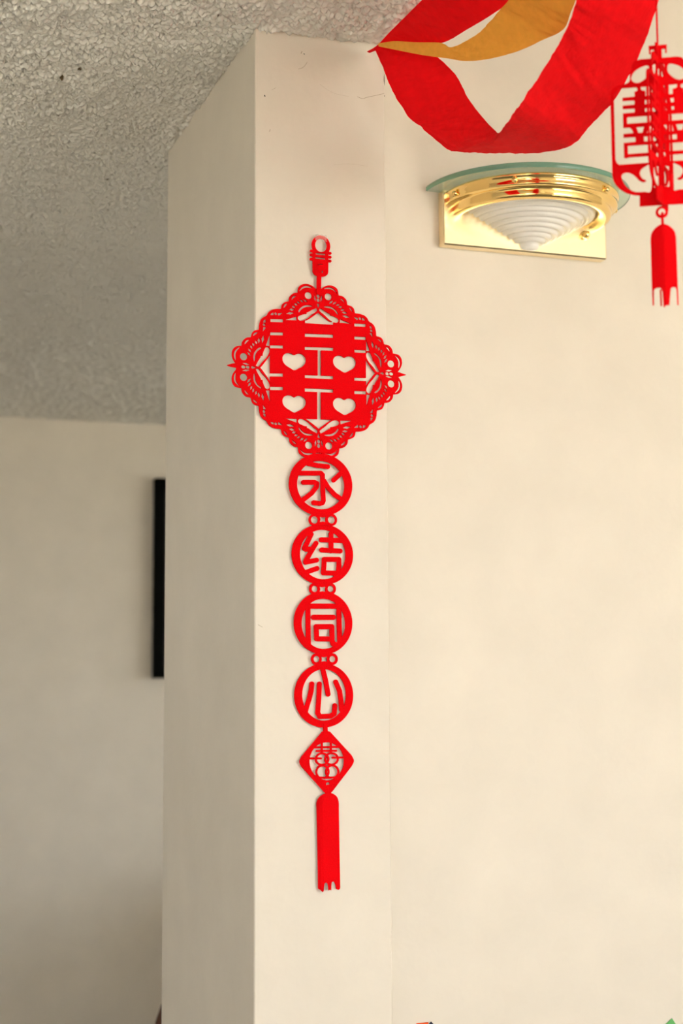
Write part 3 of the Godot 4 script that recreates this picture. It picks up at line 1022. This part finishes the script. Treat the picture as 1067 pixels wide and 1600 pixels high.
func lantern_plate() -> Sheet:
	var s := Sheet.new(-56, -182, 56, 4, 0.35)
	# left half, then mirrored
	s.poly([-9.7, -0, 0.6, -0, 0.6, -4.2, -7.6, -4.2, -7.6, -9.1, -9.4, -9.1])
	s.poly([-4.2, -3.6, 0.6, -3.6, 0.6, -16.9, -4.2, -16.9])
	s.poly(smooth([0.6, -14.5, -12.7, -14.5, -21.1, -14.7, -25.7, -16.7, -27.9, -21.1, -28.1, -24.8]) + smooth([-30.6, -29, -30.8, -37.4, -35, -40.5, -44.1, -41.7, -50.1, -46.5, -51.9, -55.6]) + [-51.9, -113.6] + smooth([-51.9, -141.3, -50.1, -148.6, -45.3, -155.8, -38.1, -161.3, -30.8, -164.3, -23.6, -165.5]) + [-23.8, -177.6, -6, -177.6, 0.6, -177.6])
	s.poly(smooth([-10.9, -21.7, -18.7, -23, -26, -27.8, -29, -34.4, -26.6, -39.3, -21.1, -40.5, -14.5, -36.8, -9.7, -30.2], true), true)
	s.stroke([-3.3, -23.6, -3, -32.6], 3.2, true)
	s.poly([-42.3, -44.9, -23.8, -44.9, -22.6, -47.1, -23.3, -49.5, -26, -50.3, -26, -55.7, -38.9, -55.9, -38.9, -59.2, -26.6, -59.4, -26, -61.8, -26.6, -64.5, -38.9, -64.7, -38.9, -68.3, -26.6, -68.5, -26, -70.7, -26.6, -73.2, -38.9, -73.4, -38.9, -89.4, -32, -89.4, -29.4, -92.4, -28.4, -96.2, -38.9, -96.4, -38.9, -100.3, -26.6, -100.4, -26, -103.3, -26.6, -106.2, -38.9, -106.4, -38.9, -122.7, -36.2, -123.2, -33.2, -122.5, -9.5, -122.6, -9.4, -130.1, -44.1, -130.3, -46.7, -128, -48, -123.8, -48, -51.9], true)
	for q in [[-19.3, -44.9, -10.3, -44.9, -10.3, -55.8, -14.4, -55.8, -14.4, -50.3, -18.7, -49], [-15.3, -59.8, -10.3, -59.8, -10.3, -65, -15.3, -65], [-15.3, -69.1, -10.3, -69.1, -10.3, -73.4, -15.3, -73.4], [-25.1, -89.5, -16.8, -89.5, -18.7, -96.4, -23, -96.4], [-12.7, -89.5, -9.7, -89.5, -9.7, -96.9, -14.1, -96.9], [-17.2, -100.4, -9.7, -100.4, -9.7, -106.3, -17.2, -106.3], [-34.5, -77.7, -9.7, -77.7, -9.7, -85.3, -34.5, -85.3], [-34.5, -109.7, -9.7, -109.7, -9.7, -119, -34.5, -119]]:
		s.poly(q, true)
	for q in [[-5.7, -47.1, -6.4, -53.2], [-5.2, -60.4, -6, -64], [-5.7, -70.1, -6, -72.5], [-5.4, -90.4, -6.4, -95.4], [-5.2, -101.5, -6, -105.1], [-3.6, -111.1, -3.6, -114.8], [-3, -120.8, -3, -124.4]]:
		s.stroke(q, 1.6, true)
	s.poly(smooth([-41.7, -141.6, -37.4, -139.2, -32, -140.6, -26.6, -145.2, -23.6, -148.8, -19.3, -151, -16.1, -149.7, -19.9, -147.4, -22.5, -142.5, -21.7, -137.7, -17.5, -134.3, -10.8, -133.6, -11.2, -160.4, -18.7, -161.9, -28.4, -161.3, -36.2, -156.1, -41, -148], true), true)
	s.poly([-7.9, -135.3, -3, -134.1, -1.1, -141.3, -1.1, -157, -7.9, -158.2], true)
	s.mirror()
	return s


# ---------------------------------------------------------------- things beyond the wall end
func build_far_things() -> void:
	var x0 := 0.567
	var x1 := 1.08
	var ya := 1.59
	var yb := 2.252
	var t := thing("picture_frame", Vector3((x0 + x1) / 2, (ya + yb) / 2, FAR), "black picture frame on the far wall, mostly hidden behind the wall end", "picture frame")
	var w := (x1 - x0) / 2
	var h := (yb - ya) / 2
	var b := 0.035
	part("frame_rail", boxes([Vector3(-w, -h, 0), Vector3(-w + b, h, 0.03)], 0.003), M.black, t)
	part("frame_rail", boxes([Vector3(w - b, -h, 0), Vector3(w, h, 0.03)], 0.003), M.black, t)
	part("frame_rail", boxes([Vector3(-w + b, h - b, 0), Vector3(w - b, h, 0.03)], 0.003), M.black, t)
	part("frame_rail", boxes([Vector3(-w + b, -h, 0), Vector3(w - b, -h + b, 0.03)], 0.003), M.black, t)
	part("picture", boxes([Vector3(-w + b, -h + b, 0.002), Vector3(w - b, h - b, 0.014)]), M.print, t)
	# the chair whose back just shows at the foot of the picture
	var at := [0.168, 0.857, -1.247]
	var c := thing("chair", Vector3(at[0] + 0.194, 0, at[2] - 0.05), "brown wooden chair back just showing past the wall end near the floor side", "chair")
	c.rotation.y = 0.25
	var top: float = at[1] + 0.128
	part("seat", boxes([Vector3(-0.21, 0.43, 0.0), Vector3(0.21, 0.465, 0.42)], 0.01), M.wood, c)
	var arch := []
	for k in 17:
		var a := PI * k / 16
		arch.append(Vector3(-cos(a) * 0.195, top - 0.16 + sin(a) * 0.15, -0.02))
	part("back_rail", tube([Vector3(-0.195, 0.46, 0.0)] + arch + [Vector3(0.195, 0.46, 0.0)], 0.016, 12), M.wood, c)
	for k in 5:
		var x := -0.12 + 0.06 * k
		part("spindle", tube([Vector3(x, 0.46, 0.0), Vector3(x, top - 0.16 + sqrt(maxf(0.0, 1.0 - pow(x / 0.195, 2))) * 0.15, -0.02)], 0.008), M.wood, c)
	for q in [[-0.18, 0.03], [0.18, 0.03], [-0.18, 0.39], [0.18, 0.39]]:
		part("leg", tube([Vector3(q[0], 0.435, q[1]), Vector3(q[0] * 1.1, 0.0, q[1])], 0.017, 10), M.wood, c)


# ---------------------------------------------------------------- paper shapes on the wall at the foot of the picture
func build_cards() -> void:
	var y := 1.0455
	var list := [
		["orange paper card tip on the wall below the lamp, just right of the wall end", Color(0.93, 0.33, 0.06), [0.281, 1.052, -0.117], 0.0185, 0.05, 0.05, 0.0012],
		["navy paper card tip beside the orange one at the foot of the wall end", Color(0.1, 0.14, 0.25), [0.292, 1.054, -0.113], 0.03, 0.03, 0.75, 0.003],
		["green paper card tip on the wall at the lower right corner", Color(0.42, 0.74, 0.42), [0.668, 1.037, -0.091], 0.03, 0.04, 0.6, 0.0012]]
	for k in 3:
		var q: Array = list[k]
		var m := grain(mat("coloured_paper", q[1], 0.8), noise_tex(0.1, 0.92, 1.0, 128, 40 + k), 8.0)
		var at := card_at(q[2])
		var w: float = q[3]
		var h: float = q[4]
		var o := part("paper_card", boxes([Vector3(-w / 2, -h, 0), Vector3(w / 2, 0, 0.0012)] if k == 0 else [Vector3(-w, -h, 0), Vector3(0, 0, 0.0012)], 0.0003), m, self, Vector3(at.x, at.y, LAMP_WALL + q[6]))
		o.rotation.z = 0.02 if k == 0 else q[5]
		tag(o, q[0], "paper card", "coloured paper cards on the wall")


func card_at(q: Array) -> Vector3:
	# slides the point along its line of sight on to the wall
	var from := Vector3(-0.60127532, 1.5, 2.08466308)
	var d := Vector3(q[0], q[1], q[2]) - from
	return from + d * ((LAMP_WALL - from.z) / d.z)
